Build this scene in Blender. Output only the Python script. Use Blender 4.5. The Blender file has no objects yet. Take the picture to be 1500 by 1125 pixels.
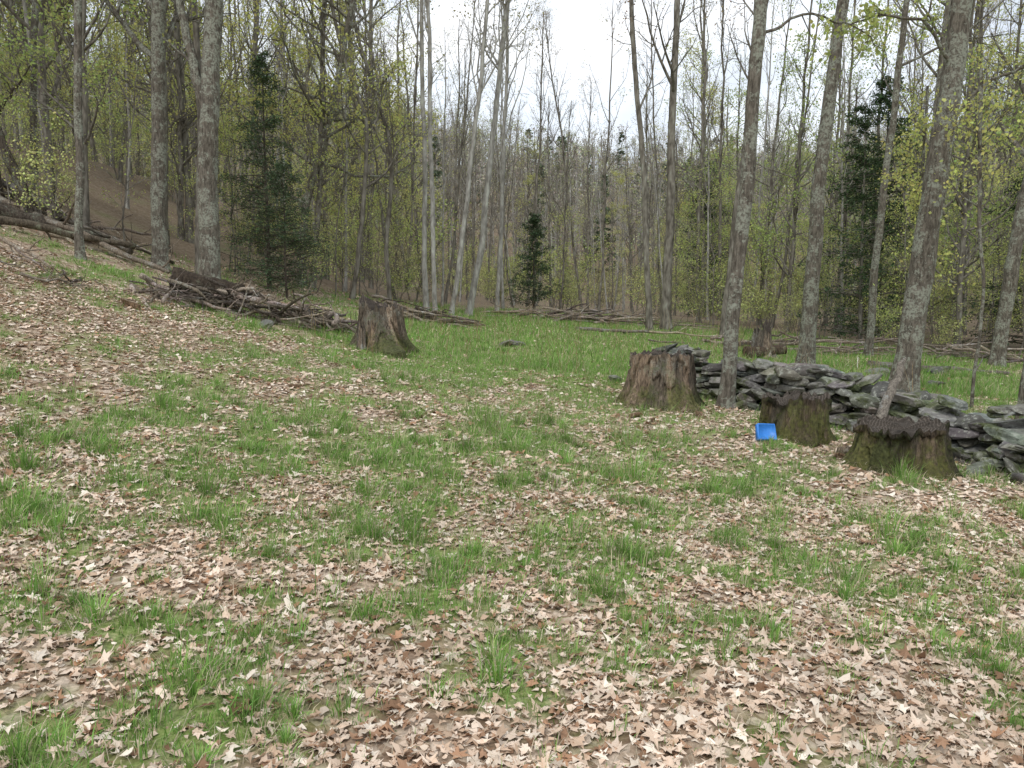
import bpy, math
import numpy as np
rng = np.random.default_rng(11)
PI = math.pi

# ------------------------------------------------------------------ helpers
def sm(a, b, x):
    t = np.clip((np.asarray(x, float) - a) / (b - a), 0, 1)
    return t * t * (3 - 2 * t)

def vnoise(x, y, seed=0):
    x = np.asarray(x, float); y = np.asarray(y, float)
    ix = np.floor(x); iy = np.floor(y)
    fx = x - ix; fy = y - iy
    fx = fx * fx * (3 - 2 * fx); fy = fy * fy * (3 - 2 * fy)
    def h(a, b):
        v = np.sin(a * 127.1 + b * 311.7 + seed * 74.7) * 43758.5453
        return v - np.floor(v)
    return (h(ix, iy) * (1 - fx) + h(ix + 1, iy) * fx) * (1 - fy) + (h(ix, iy + 1) * (1 - fx) + h(ix + 1, iy + 1) * fx) * fy

def fbm(x, y, seed=0, octv=4):
    s = 0; a = .5; t = 0
    for i in range(octv):
        s = s + a * vnoise(x * 2 ** i + 13.3 * i, y * 2 ** i - 7.1 * i, seed + i); t += a; a *= .5
    return s / t

def H(x, y):
    x = np.asarray(x, float); y = np.asarray(y, float)
    u = np.log1p(np.exp(-np.maximum(x, -15) * 1.6)) / 1.6
    u = np.where(x < -15, -x, u)
    L = .115 * np.minimum(u, 60) + .0135 * np.minimum(u, 18) ** 2
    L = L * (sm(-4, 14, y) * .7 + .3)
    R = -.055 * np.clip(x, 0, 14)
    b = .03 * np.clip(y - 5, 0, 30)
    hill = sm(60, 250, y) * (28 + 10 * fbm(x * .012, y * .012, 5) + 14 * sm(-30, -150, x) + 12 * sm(50, 170, x))
    bump = (fbm(x * .7, y * .7, 2) - .5) * .16 + (fbm(x * 3, y * 3, 3, 3) - .5) * .05
    return L + R + b + hill + bump

def grassmask(x, y):
    n = fbm(x * .8, y * .6, 21, 3); n2 = fbm(x * 2.6, y * 2.6, 31, 3); n3 = fbm(x * 7, y * 7, 41, 2)
    cx = -.3 + .13 * np.clip(y - 6, 0, 40)
    cen = np.exp(-((x - cx) / (1.3 + .16 * y)) ** 2)
    far = sm(10, 17, y) * sm(-5.5, -2.5, x - .05 * (y - 14)) * (1 - sm(7, 11, x - .3 * (y - 14)))
    wall = sm(5.5, 7, x) * sm(8, 11, y)
    left = sm(-2.5, -6.0, x) * sm(5, 10, y)
    g = .19 + (n - .5) * 1.2 + (n2 - .5) * 2.0 + (n3 - .5) * 1.6 + .36 * cen * sm(2, 8, y) + .75 * far + .5 * wall - .15 * left
    g = g * (1 - .8 * sm(28, 38, y)) * (1 - .8 * sm(-8, -11, x))
    return np.clip(g, 0, 1)

def mesh_from(name, V, Fs, mats, midx, smooth, C=None, attr=None):
    me = bpy.data.meshes.new(name)
    V = np.ascontiguousarray(V, dtype=np.float32)
    me.vertices.add(len(V)); me.vertices.foreach_set("co", V.ravel())
    li = np.concatenate([f.ravel() for f in Fs]).astype(np.int32)
    tot = np.concatenate([np.full(len(f), f.shape[1]) for f in Fs]).astype(np.int32)
    st = np.concatenate([[0], np.cumsum(tot)[:-1]]).astype(np.int32)
    me.loops.add(len(li)); me.loops.foreach_set("vertex_index", li)
    me.polygons.add(len(tot)); me.polygons.foreach_set("loop_start", st)
    mi = np.concatenate([np.full(len(f), m) for f, m in zip(Fs, midx)]).astype(np.int32)
    sh = np.concatenate([np.full(len(f), s) for f, s in zip(Fs, smooth)]).astype(bool)
    me.polygons.foreach_set("material_index", mi)
    me.polygons.foreach_set("use_smooth", sh)
    me.update(calc_edges=True)
    for m in mats: me.materials.append(m)
    if C is not None:
        a = me.attributes.new("col", 'FLOAT_COLOR', 'POINT')
        CC = np.ones((len(V), 4), np.float32); CC[:, :3] = C
        a.data.foreach_set("color", CC.ravel())
    if attr is not None:
        for k, v in attr.items():
            a = me.attributes.new(k, 'FLOAT', 'POINT'); a.data.foreach_set("value", np.asarray(v, np.float32))
    return me

class MB:
    def __init__(s): s.V = []; s.F = []; s.m = []; s.s = []; s.C = []; s.n = 0
    def add(s, V, F, mat=0, col=(1, 1, 1), smooth=True):
        V = np.asarray(V, float).reshape(-1, 3)
        s.V.append(V); s.F.append(np.asarray(F) + s.n); s.m.append(mat); s.s.append(smooth)
        c = np.asarray(col, float)
        s.C.append(np.broadcast_to(c, (len(V), 3)) if c.ndim == 1 else c)
        s.n += len(V)
    def mesh(s, name, mats):
        return mesh_from(name, np.concatenate(s.V), s.F, mats, s.m, s.s, np.concatenate(s.C))
    def obj(s, name, mats, loc=(0, 0, 0), parent=None):
        return link(name, s.mesh(name, mats), loc, parent)

def link(name, me, loc=(0, 0, 0), parent=None, rot=None, sc=None):
    o = bpy.data.objects.new(name, me); bpy.context.scene.collection.objects.link(o)
    o.location = loc
    if rot is not None: o.rotation_euler = rot
    if sc is not None: o.scale = sc
    if parent is not None: o.parent = parent
    return o

def nrm(v): return v / np.maximum(np.linalg.norm(v, axis=-1, keepdims=True), 1e-9)

def tubes(P, R, n=6, mod=None):
    B, k, _ = P.shape
    T = nrm(np.gradient(P, axis=1))
    mT = nrm(T.mean(1))
    ref = np.where(np.abs(mT[:, 2:3]) > .8, np.array([[1., 0, 0]]), np.array([[0, 0, 1.]]))
    U = nrm(np.cross(T, ref[:, None, :])); W = np.cross(T, U)
    a = np.arange(n) / n * 2 * PI
    r = R[:, :, None] * (np.ones((1, 1, n)) if mod is None else mod)
    V = P[:, :, None, :] + r[..., None] * (np.cos(a)[None, None, :, None] * U[:, :, None, :] + np.sin(a)[None, None, :, None] * W[:, :, None, :])
    b = np.arange(B)[:, None, None] * k * n; i = np.arange(k - 1)[None, :, None] * n; j = np.arange(n)[None, None, :]; j2 = (j + 1) % n
    F = np.stack([b + i + j, b + i + j2, b + i + n + j2, b + i + n + j], -1).reshape(-1, 4)
    return V.reshape(-1, 3), F

def children(P, R, per, t0, t1, ratio, ang, k, rg, up=.05, wig=.15, plen=None, rr=.6, tip=.25, minr=.003):
    B, kk, _ = P.shape
    idx = np.repeat(np.arange(B), per); N = len(idx)
    t = rg.uniform(t0, t1, N)
    f = t * (kk - 1); i = np.minimum(f.astype(int), kk - 2); w = (f - i)[:, None]
    pos = P[idx, i] * (1 - w) + P[idx, i + 1] * w
    tan = nrm(P[idx, i + 1] - P[idx, i])
    pr = R[idx, i] * (1 - w[:, 0]) + R[idx, i + 1] * w[:, 0]
    if plen is None: plen = np.linalg.norm(P[:, -1] - P[:, 0], axis=1)
    ln = plen[idx] * ratio * (1 - .55 * (t - t0) / (t1 - t0 + 1e-6)) * rg.uniform(.6, 1.2, N)
    perp = nrm(np.cross(tan, rg.normal(size=(N, 3))))
    an = np.radians(rg.normal(ang, 10, N))[:, None]
    d = nrm(tan * np.cos(an) + perp * np.sin(an) + np.array([0, 0, up]))
    out = np.zeros((N, k, 3)); out[:, 0] = pos
    for s_ in range(1, k):
        d = nrm(d + rg.normal(size=(N, 3)) * wig + np.array([0, 0, up]))
        out[:, s_] = out[:, s_ - 1] + d * (ln / (k - 1))[:, None]
    r0 = np.maximum(np.minimum(pr * rr, ln * .03 + .004), minr)
    rad = r0[:, None] * np.linspace(1, tip, k)[None]
    return out, np.maximum(rad, minr * .6)

def leafquads(pos, size, rg, asp=.6, flat=0.0, axis=None):
    N = len(pos)
    a = nrm(rg.normal(size=(N, 3)) * np.array([1, 1, 1 - flat])) if axis is None else axis
    b = nrm(np.cross(a, nrm(rg.normal(size=(N, 3)) * np.array([1 - flat, 1 - flat, 1]))))
    s = (np.asarray(size) * rg.uniform(.6, 1.3, N))[:, None]
    V = np.stack([pos + a * s, pos + b * s * asp, pos - a * s, pos - b * s * asp], 1).reshape(-1, 3)
    F = np.arange(4 * N).reshape(-1, 4)
    return V, F

def vcol(base, N, rg, var=.25, hue=.1, rep=4):
    c = np.array(base)[None] * (1 + rg.uniform(-var, var, (N, 1))) * (1 + rg.uniform(-hue, hue, (N, 3)))
    return np.repeat(c, rep, 0)

# ------------------------------------------------------------------ materials
def newmat(name):
    m = bpy.data.materials.new(name); m.use_nodes = True
    nt = m.node_tree; nt.nodes.clear()
    return m, nt, nt.nodes, nt.links
def out(nd, ln, sh):
    o = nd.new('ShaderNodeOutputMaterial'); ln.new(sh, o.inputs[0])
def ramp(nd, ln, src, stops):
    r = nd.new('ShaderNodeValToRGB'); e = r.color_ramp.elements
    while len(e) < len(stops): e.new(.5)
    for el, (p, c) in zip(e, stops): el.position = p; el.color = (*c, 1) if len(c) == 3 else c
    ln.new(src, r.inputs[0]); return r.outputs[0]
def noise(nd, ln, vec, scale, det=5, rough=.6):
    n = nd.new('ShaderNodeTexNoise'); n.inputs['Scale'].default_value = scale; n.inputs['Detail'].default_value = det; n.inputs['Roughness'].default_value = rough
    ln.new(vec, n.inputs['Vector']); return n
def mapping(nd, ln, vec, sc):
    m = nd.new('ShaderNodeMapping'); m.inputs['Scale'].default_value = sc; ln.new(vec, m.inputs[0]); return m.outputs[0]
def mix(nd, ln, f, a, b, mode='MIX'):
    m = nd.new('ShaderNodeMix'); m.data_type = 'RGBA'; m.blend_type = mode
    for s_, v in ((m.inputs[0], f), (m.inputs[6], a), (m.inputs[7], b)):
        if isinstance(v, (int, float)): s_.default_value = v
        elif isinstance(v, tuple): s_.default_value = (*v, 1)
        else: ln.new(v, s_)
    return m.outputs[2]
def bsdf(nd, ln, col, rough=.85, bump=None, bs=.5, bd=.02, spec=.2):
    p = nd.new('ShaderNodeBsdfPrincipled'); p.inputs['Roughness'].default_value = rough
    p.inputs['Specular IOR Level'].default_value = spec
    if isinstance(col, tuple): p.inputs[0].default_value = (*col, 1)
    else: ln.new(col, p.inputs[0])
    if bump is not None:
        b = nd.new('ShaderNodeBump'); b.inputs['Strength'].default_value = bs; b.inputs['Distance'].default_value = bd
        ln.new(bump, b.inputs['Height']); ln.new(b.outputs[0], p.inputs['Normal'])
    return p.outputs[0]

def mat_leaf(name, trans=.45):
    m, nt, nd, ln = newmat(name)
    a = nd.new('ShaderNodeAttribute'); a.attribute_name = 'col'
    d = nd.new('ShaderNodeBsdfDiffuse'); ln.new(a.outputs[0], d.inputs[0])
    if trans <= 0: out(nd, ln, d.outputs[0]); return m
    t = nd.new('ShaderNodeBsdfTranslucent'); x = nd.new('ShaderNodeMixShader')
    x.inputs[0].default_value = trans
    ln.new(a.outputs[0], t.inputs[0]); ln.new(d.outputs[0], x.inputs[1]); ln.new(t.outputs[0], x.inputs[2])
    out(nd, ln, x.outputs[0]); return m

def mat_bark(name, dark, light, lichen, lamt=.5, sc=1.0, moss=0.0, simple=False):
    m, nt, nd, ln = newmat(name)
    tc = nd.new('ShaderNodeTexCoord').outputs['Object']
    a = nd.new('ShaderNodeAttribute'); a.attribute_name = 'col'
    if simple:
        n1 = noise(nd, ln, mapping(nd, ln, tc, (4, 4, 1.2)), 2.0, 2, .7)
        c = ramp(nd, ln, n1.outputs[0], [(.35, dark), (.6, light), (.75, lichen)])
        d = nd.new('ShaderNodeBsdfDiffuse'); ln.new(mix(nd, ln, 1.0, c, a.outputs[0], 'MULTIPLY'), d.inputs[0])
        out(nd, ln, d.outputs[0]); return m
    v = mapping(nd, ln, tc, (9 * sc, 9 * sc, 2.2 * sc))
    n1 = noise(nd, ln, v, 3.0, 5, .75)
    c = ramp(nd, ln, n1.outputs[0], [(.36, dark), (.5, tuple(.5 * (p + q) for p, q in zip(dark, light))), (.62, light)])
    n2 = noise(nd, ln, tc, 3.4, 5, .78)
    th = .60 - .16 * lamt
    lm = ramp(nd, ln, n2.outputs[0], [(th, (0, 0, 0)), (th + .05, (1, 1, 1))])
    n4 = noise(nd, ln, tc, 26, 2, .6)
    lm2 = mix(nd, ln, 1.0, lm, ramp(nd, ln, n4.outputs[0], [(.40, (.1, .1, .1)), (.55, (.9, .9, .9))]), 'MULTIPLY')
    c = mix(nd, ln, lm2, c, lichen)
    if moss > 0:
        n3 = noise(nd, ln, tc, 3.3, 6, .75)
        sp = nd.new('ShaderNodeSeparateXYZ'); ln.new(tc, sp.inputs[0])
        ma = nd.new('ShaderNodeMath'); ma.operation = 'MULTIPLY_ADD'; ln.new(sp.outputs[2], ma.inputs[0]); ma.inputs[1].default_value = -.38; ln.new(n3.outputs[0], ma.inputs[2])
        mm = ramp(nd, ln, ma.outputs[0], [(.46 - .22 * moss, (0, 0, 0)), (.56 - .15 * moss, (.85, .85, .85))])
        mc = ramp(nd, ln, n4.outputs[0], [(.3, (.03, .038, .012)), (.7, (.12, .135, .04))])
        c = mix(nd, ln, mm, c, mc)
    c = mix(nd, ln, 1.0, c, a.outputs[0], 'MULTIPLY')
    out(nd, ln, bsdf(nd, ln, c, .9, n1.outputs[0], 1.0, .04)); return m

def mat_stone():
    m, nt, nd, ln = newmat('fieldstone')
    tc = nd.new('ShaderNodeTexCoord').outputs['Object']
    a = nd.new('ShaderNodeAttribute'); a.attribute_name = 'col'
    n1 = noise(nd, ln, tc, 7, 6, .7); n2 = noise(nd, ln, tc, 2.6, 5, .75); n3 = noise(nd, ln, tc, 14, 4, .7)
    c = mix(nd, ln, 1.0, a.outputs[0], ramp(nd, ln, n1.outputs[0], [(.3, (.4, .4, .4)), (.7, (1.4, 1.4, 1.32))]), 'MULTIPLY')
    lm = ramp(nd, ln, n3.outputs[0], [(.55, (0, 0, 0)), (.62, (.75, .75, .75))])
    c = mix(nd, ln, lm, c, (.34, .35, .30))
    mm = ramp(nd, ln, n2.outputs[0], [(.51, (0, 0, 0)), (.59, (.8, .8, .8))])
    c = mix(nd, ln, mm, c, ramp(nd, ln, n3.outputs[0], [(.3, (.03, .04, .012)), (.7, (.11, .13, .04))]))
    out(nd, ln, bsdf(nd, ln, c, .9, n1.outputs[0], .9, .03)); return m

def mat_ground():
    m, nt, nd, ln = newmat('forest_floor')
    tc = nd.new('ShaderNodeTexCoord').outputs['Object']
    g = nd.new('ShaderNodeAttribute'); g.attribute_name = 'grass'
    fo = nd.new('ShaderNodeAttribute'); fo.attribute_name = 'forest'
    vo = nd.new('ShaderNodeTexVoronoi'); vo.inputs['Scale'].default_value = 19
    nz = noise(nd, ln, tc, 6, 2, .6)
    va = mix(nd, ln, .06, tc, nz.outputs[1])
    ln.new(va, vo.inputs['Vector'])
    sp = nd.new('ShaderNodeSeparateColor'); ln.new(vo.outputs['Color'], sp.inputs[0])
    lit = ramp(nd, ln, sp.outputs[0], [(0, (.17, .11, .07)), (.3, (.30, .21, .145)), (.6, (.45, .345, .25)), (1, (.58, .47, .37))])
    n2 = noise(nd, ln, tc, 40, 2, .7)
    lit = mix(nd, ln, 1.0, lit, ramp(nd, ln, n2.outputs[0], [(.3, (.6, .6, .6)), (.7, (1.1, 1.1, 1.1))]), 'MULTIPLY')
    gr = ramp(nd, ln, n2.outputs[0], [(.3, (.08, .12, .028)), (.55, (.18, .25, .065)), (.75, (.32, .33, .15))])
    c = mix(nd, ln, g.outputs['Fac'], lit, gr)
    n4 = noise(nd, ln, tc, .35, 4, .7)
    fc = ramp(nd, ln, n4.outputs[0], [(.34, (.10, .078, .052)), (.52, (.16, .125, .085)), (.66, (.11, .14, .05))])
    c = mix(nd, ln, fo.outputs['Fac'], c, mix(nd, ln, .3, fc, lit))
    out(nd, ln, bsdf(nd, ln, c, .95, sp.outputs[1], .6, .02, .1)); return m

M_leaf = mat_leaf('young_leaf', .45); M_grass = mat_leaf('grass_blade', .25); M_needle = mat_leaf('hemlock_needle', 0); M_litter = mat_leaf('dry_leaf', 0)
M_leaffar = mat_leaf('distant_leaf', 0)
M_maple = mat_bark('maple_bark', (.062, .052, .04), (.225, .198, .16), (.33, .345, .28), .75)
M_dark = mat_bark('dark_bark', (.035, .027, .021), (.14, .115, .09), (.2, .21, .16), .4)
M_pale = mat_bark('pale_bark', (.22, .205, .185), (.42, .405, .37), (.52, .54, .47), .7, simple=True)
M_far = mat_bark('hazed_forest_bark', (.10, .088, .073), (.24, .22, .185), (.32, .33, .28), .4, simple=True)  # far trunks: distance haze painted into the bark as lighter, greyer colour
M_dead = mat_bark('dead_wood', (.085, .07, .056), (.29, .25, .20), (.32, .32, .29), .4, 1.6)
M_stump = mat_bark('stump_bark', (.04, .03, .023), (.27, .22, .165), (.25, .24, .2), .5, 1.2, .5)
M_mossstump = mat_bark('mossy_stump_bark', (.025, .02, .014), (.19, .155, .115), (.2, .2, .15), .5, 1.5, .78)
M_stone = mat_stone()
def mat_cut():
    m, nt, nd, ln = newmat('weathered_cut_wood')
    tc = nd.new('ShaderNodeTexCoord').outputs['Object']
    sp = nd.new('ShaderNodeVectorMath'); sp.operation = 'MULTIPLY'; sp.inputs[1].default_value = (1, 1, 0); ln.new(tc, sp.inputs[0])
    le = nd.new('ShaderNodeVectorMath'); le.operation = 'LENGTH'; ln.new(sp.outputs[0], le.inputs[0])
    n1 = noise(nd, ln, tc, 5, 6, .7)
    ad = nd.new('ShaderNodeMath'); ad.operation = 'MULTIPLY_ADD'; ln.new(n1.outputs[0], ad.inputs[0]); ad.inputs[1].default_value = .06; ln.new(le.outputs['Value'], ad.inputs[2])
    s_ = nd.new('ShaderNodeMath'); s_.operation = 'MULTIPLY'; s_.inputs[1].default_value = 190; ln.new(ad.outputs[0], s_.inputs[0])
    si = nd.new('ShaderNodeMath'); si.operation = 'SINE'; ln.new(s_.outputs[0], si.inputs[0])
    c1 = ramp(nd, ln, si.outputs[0], [(0, (.055, .045, .036)), (1, (.12, .10, .083))])
    c = mix(nd, ln, ramp(nd, ln, n1.outputs[0], [(.5, (0, 0, 0)), (.65, (.9, .9, .9))]), c1, (.035, .03, .024))
    out(nd, ln, bsdf(nd, ln, c, .9, n1.outputs[0], .8, .03)); return m
M_cut = mat_cut()

# ------------------------------------------------------------------ ground
def axis(lim0, a, b, lim1, step):
    core = np.arange(a, b + step / 2, step)
    def ext(st, end):
        r = []; s_ = step; p = st
        while abs(p - st) < abs(end - st):
            s_ = min(s_ * 1.13, 14); p = p + math.copysign(s_, end - st); r.append(p)
        return np.array(r)
    return np.concatenate([ext(a, lim0)[::-1], core, ext(b, lim1)])
xs = axis(-520, -9, 9, 520, .11); ys = axis(-200, 1.0, 20, 700, .11)
X, Y = np.meshgrid(xs, ys); Z = H(X, Y)
nx, ny = len(xs), len(ys)
i, j = np.meshgrid(np.arange(nx - 1), np.arange(ny - 1))
q = (j * nx + i).ravel()
F = np.stack([q, q + 1, q + nx + 1, q + nx], 1)
GM = grassmask(X, Y)
def Yb(x): return np.interp(x, [-40, -11, -7, -4, -1, 3, 8, 12, 30], [13, 16, 20, 24, 30, 33, 27, 22, 18])
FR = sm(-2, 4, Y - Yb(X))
me = mesh_from('ground', np.stack([X, Y, Z], -1).reshape(-1, 3), [F], [mat_ground()], [0], [True], None, {'grass': (np.clip(GM * 1.1, 0, .9)).ravel(), 'forest': FR.ravel()})
link('ground', me)

# ------------------------------------------------------------------ leaf litter
def frus(n, y0, y1, rg, pad=1.3, k=.70):
    y = np.sqrt(rg.uniform((y0 + 1.3) ** 2, (y1 + 1.3) ** 2, n)) - 1.3
    return rg.uniform(-1, 1, n) * (k * y + pad), y
lit = MB()
half = [(-90, .22), (-55, .62), (-28, .40), (2, .95), (24, .48), (46, .66), (64, .50)]
outl = half + [(90, 1.05)] + [(180 - a, r) for a, r in half[:0:-1]]
LT = np.array([[r * math.cos(math.radians(a)), r * math.sin(math.radians(a))] for a, r in outl])
pal = np.array([(.74, .60, .48), (.66, .51, .39), (.53, .385, .275), (.36, .22, .14), (.82, .72, .60), (.24, .145, .09), (.60, .50, .40), (.46, .27, .165)])
palw = np.array([.23, .22, .16, .10, .14, .05, .1, .03])
def litter(n, y0, y1, tmpl, s0, s1, rg, keep=1.0):
    x, y = frus(n, y0, y1, rg)
    g = grassmask(x, y)
    k = rg.uniform(0, 1, n) < (1 - .75 * g) * keep
    k &= (Y_ok(x, y))
    x = x[k]; y = y[k]; N = len(x)
    m = len(tmpl)
    T = np.concatenate([[[0, 0]], tmpl])
    s = rg.uniform(s0, s1, N)
    P = T[None] * s[:, None, None] * np.stack([rg.uniform(.55, 1.1, N), np.ones(N)], -1)[:, None, :]
    P = P * (1 + rg.uniform(-.18, .18, P.shape))
    c1 = rg.normal(0, 1, (N, 1)) * 5; c2 = rg.normal(.3, 1, (N, 1)) * 5
    z = c1 * P[..., 0] ** 2 + c2 * P[..., 1] ** 2 + rg.normal(0, .004, (N, m + 1)) + np.abs(P[..., 0]) * rg.normal(0.1, .3, (N, 1))
    yaw = rg.uniform(0, 2 * PI, N)[:, None]; tilt = np.abs(rg.normal(0, .24, N))[:, None]; tz = rg.uniform(0, 2 * PI, N)[:, None]
    px = P[..., 0] * np.cos(yaw) - P[..., 1] * np.sin(yaw); py = P[..., 0] * np.sin(yaw) + P[..., 1] * np.cos(yaw)
    z = z + (px * np.cos(tz) + py * np.sin(tz)) * np.tan(tilt)
    zmin = z.min(1, keepdims=True)
    VZ = H(x, y)[:, None] + z - zmin * .75 + rg.uniform(0, .012, (N, 1))
    V = np.stack([x[:, None] + px, y[:, None] + py, VZ], -1).reshape(-1, 3)
    a = np.arange(m); f = np.stack([np.zeros(m, int), 1 + a, 1 + (a + 1) % m], 1)
    F = (np.arange(N)[:, None, None] * (m + 1) + f[None]).reshape(-1, 3)
    ci = rg.choice(len(pal), N, p=palw / palw.sum())
    big = .84 + .32 * fbm(x * 1.3, y * 1.3, 61, 3)
    C = pal[ci] * .95 * (1 + rg.uniform(-.22, .12, (N, 1))) * big[:, None]
    lit.add(V, F, 0, np.repeat(C, m + 1, 0), False)
def Y_ok(x, y): return y < Yb(x) + 4
hexa = np.array([[math.cos(a) * r, math.sin(a) * r] for a, r in zip(np.arange(6) * PI / 3, [1, .6, .95, .7, 1, .55])])
quad = np.array([[1, 0], [0, .7], [-1, 0], [0, -.7]])
litter(23000, 1.2, 6.5, LT, .022, .050, rng)
litter(26000, 1.2, 6.5, hexa, .010, .030, rng)
litter(48000, 6.5, 14, hexa, .022, .045, rng, .95)
litter(34000, 14, 32, quad, .035, .06, rng, .5)
lit.obj('leaf_litter', [M_litter])

# ------------------------------------------------------------------ grass
gr = MB()
def blades(bx, by, az, lean, ln, w, col, seg2=True):
    N = len(bx); z = H(bx, by) - .005
    d = np.stack([np.cos(az), np.sin(az)], -1); p = np.stack([-np.sin(az + .5), np.cos(az + .5)], -1)
    b = np.stack([bx, by], -1)
    def pt(f, off):
        h = ln * f * np.cos(lean * f * .9); r = ln * f * np.sin(lean * f)
        xy = b + d * r[:, None] + p * (off * w)[:, None]
        return np.concatenate([xy, (z + h)[:, None]], 1)
    if seg2:
        V = np.stack([pt(0, -.5), pt(0, .5), pt(.55, .42), pt(.55, -.42), pt(1, 0)], 1).reshape(-1, 3)
        o = np.arange(N)[:, None] * 5
        gr.add(V, o + np.array([[0, 1, 2, 3]]), 0, np.repeat(col, 5, 0), True)
        gr.F.append(o + np.array([[3, 2, 4]]) + gr.n - len(V)); gr.m.append(0); gr.s.append(True)
    else:
        V = np.stack([pt(0, -.5), pt(0, .5), pt(1, 0)], 1).reshape(-1, 3)
        gr.add(V, np.arange(3 * N).reshape(-1, 3), 0, np.repeat(col, 3, 0), True)
def gcol(N, rg, straw=.18):
    base = np.array([(.21, .37, .08), (.155, .30, .06), (.30, .42, .13), (.19, .36, .095)])[rg.integers(0, 4, N)]
    c = base * (1 + rg.uniform(-.25, .25, (N, 1)))
    s = rg.uniform(0, 1, N) < straw
    c[s] = np.array([.58, .50, .34]) * (1 + rg.uniform(-.3, .15, (s.sum(), 1)))
    return c
def tufts(n, y0, y1, nb, L, rad, w, thr, rg, seg2=True, base=.05):
    x, y = frus(n, y0, y1, rg)
    g = grassmask(x, y)
    k = (rg.uniform(0, 1, n) < (g * 1.0 + base)) & (g >= thr) & Y_ok(x, y)
    x = x[k]; y = y[k]; g = g[k]; N = len(x)
    sc = rg.lognormal(0, .4, N) * (.65 + .5 * g)
    id = np.repeat(np.arange(N), nb); M = len(id)
    r = np.abs(rg.normal(0, 1, M)) * rad * sc[id]; a = rg.uniform(0, 2 * PI, M)
    bx = x[id] + r * np.cos(a); by = y[id] + r * np.sin(a)
    lean = np.clip(r / (rad * sc[id]) * .4 + np.abs(rg.normal(0, .4, M)), 0, 1.5)
    ln = L * sc[id] * rg.uniform(.4, 1.2, M)
    tone = (1 + rg.uniform(-.28, .25, N))[id][:, None]
    blades(bx, by, a + rg.normal(0, .7, M), lean, ln, w * rg.uniform(.6, 1.3, M), gcol(M, rg) * tone, seg2)
tufts(8500, 1.2, 7, 16, .06, .06, .0038, 0, rng, True, .14)
tufts(2600, 1.2, 8, 42, .088, .05, .0042, .12, rng)
tufts(520, 1.4, 9, 110, .13, .05, .0046, .2, rng)
tufts(28000, 6.5, 16, 10, .07, .09, .0065, 0, rng, False, .12)
tufts(1500, 6.5, 18, 60, .125, .065, .0065, .25, rng, False)
tufts(60000, 14, 36, 6, .095, .14, .016, .02, rng, False)
n = 30000
x, y = frus(n, 1.2, 12, rng)
blades(x, y, rng.uniform(0, 2 * PI, n), rng.uniform(1.0, 1.5, n), rng.uniform(.05, .18, n), np.full(n, .003), np.array([[.60, .51, .38]]) * rng.uniform(.6, 1.15, (n, 1)), True)
gr.obj('grass', [M_grass])

wd = MB(); n = 700
x = rng.uniform(-3.5, 8, n); y = rng.uniform(12, 28, n)
k = fbm(x * .5, y * .5, 77, 2) > .45; x = x[k]; y = y[k]; n = len(x)
P0 = np.stack([x, y, H(x, y)], -1)
ln = rng.uniform(.25, .9, n)[:, None]; dd = rng.normal(0, .22, (n, 3)); dd[:, 2] = 1
Pw = np.stack([P0, P0 + dd * ln * .5, P0 + dd * ln + rng.normal(0, .05, (n, 3))], 1)
v, f = tubes(Pw, np.full((n, 3), .004) * np.array([1, .8, .5]), 3); wd.add(v, f, 0, (1.9, 1.6, 1.1))
wd.obj('dry_weeds', [M_dead])

# ------------------------------------------------------------------ trees
def interp_path(pts, k):
    pts = np.array(pts, float); t = np.linspace(0, 1, len(pts)); tt = np.linspace(0, 1, k)
    o = np.stack([np.interp(tt, t, pts[:, c]) for c in range(3)], -1)
    for _ in range(max(1, k // (len(pts) * 2))):
        o[1:-1] = (o[:-2] + 2 * o[1:-1] + o[2:]) / 4
    return o

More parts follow.
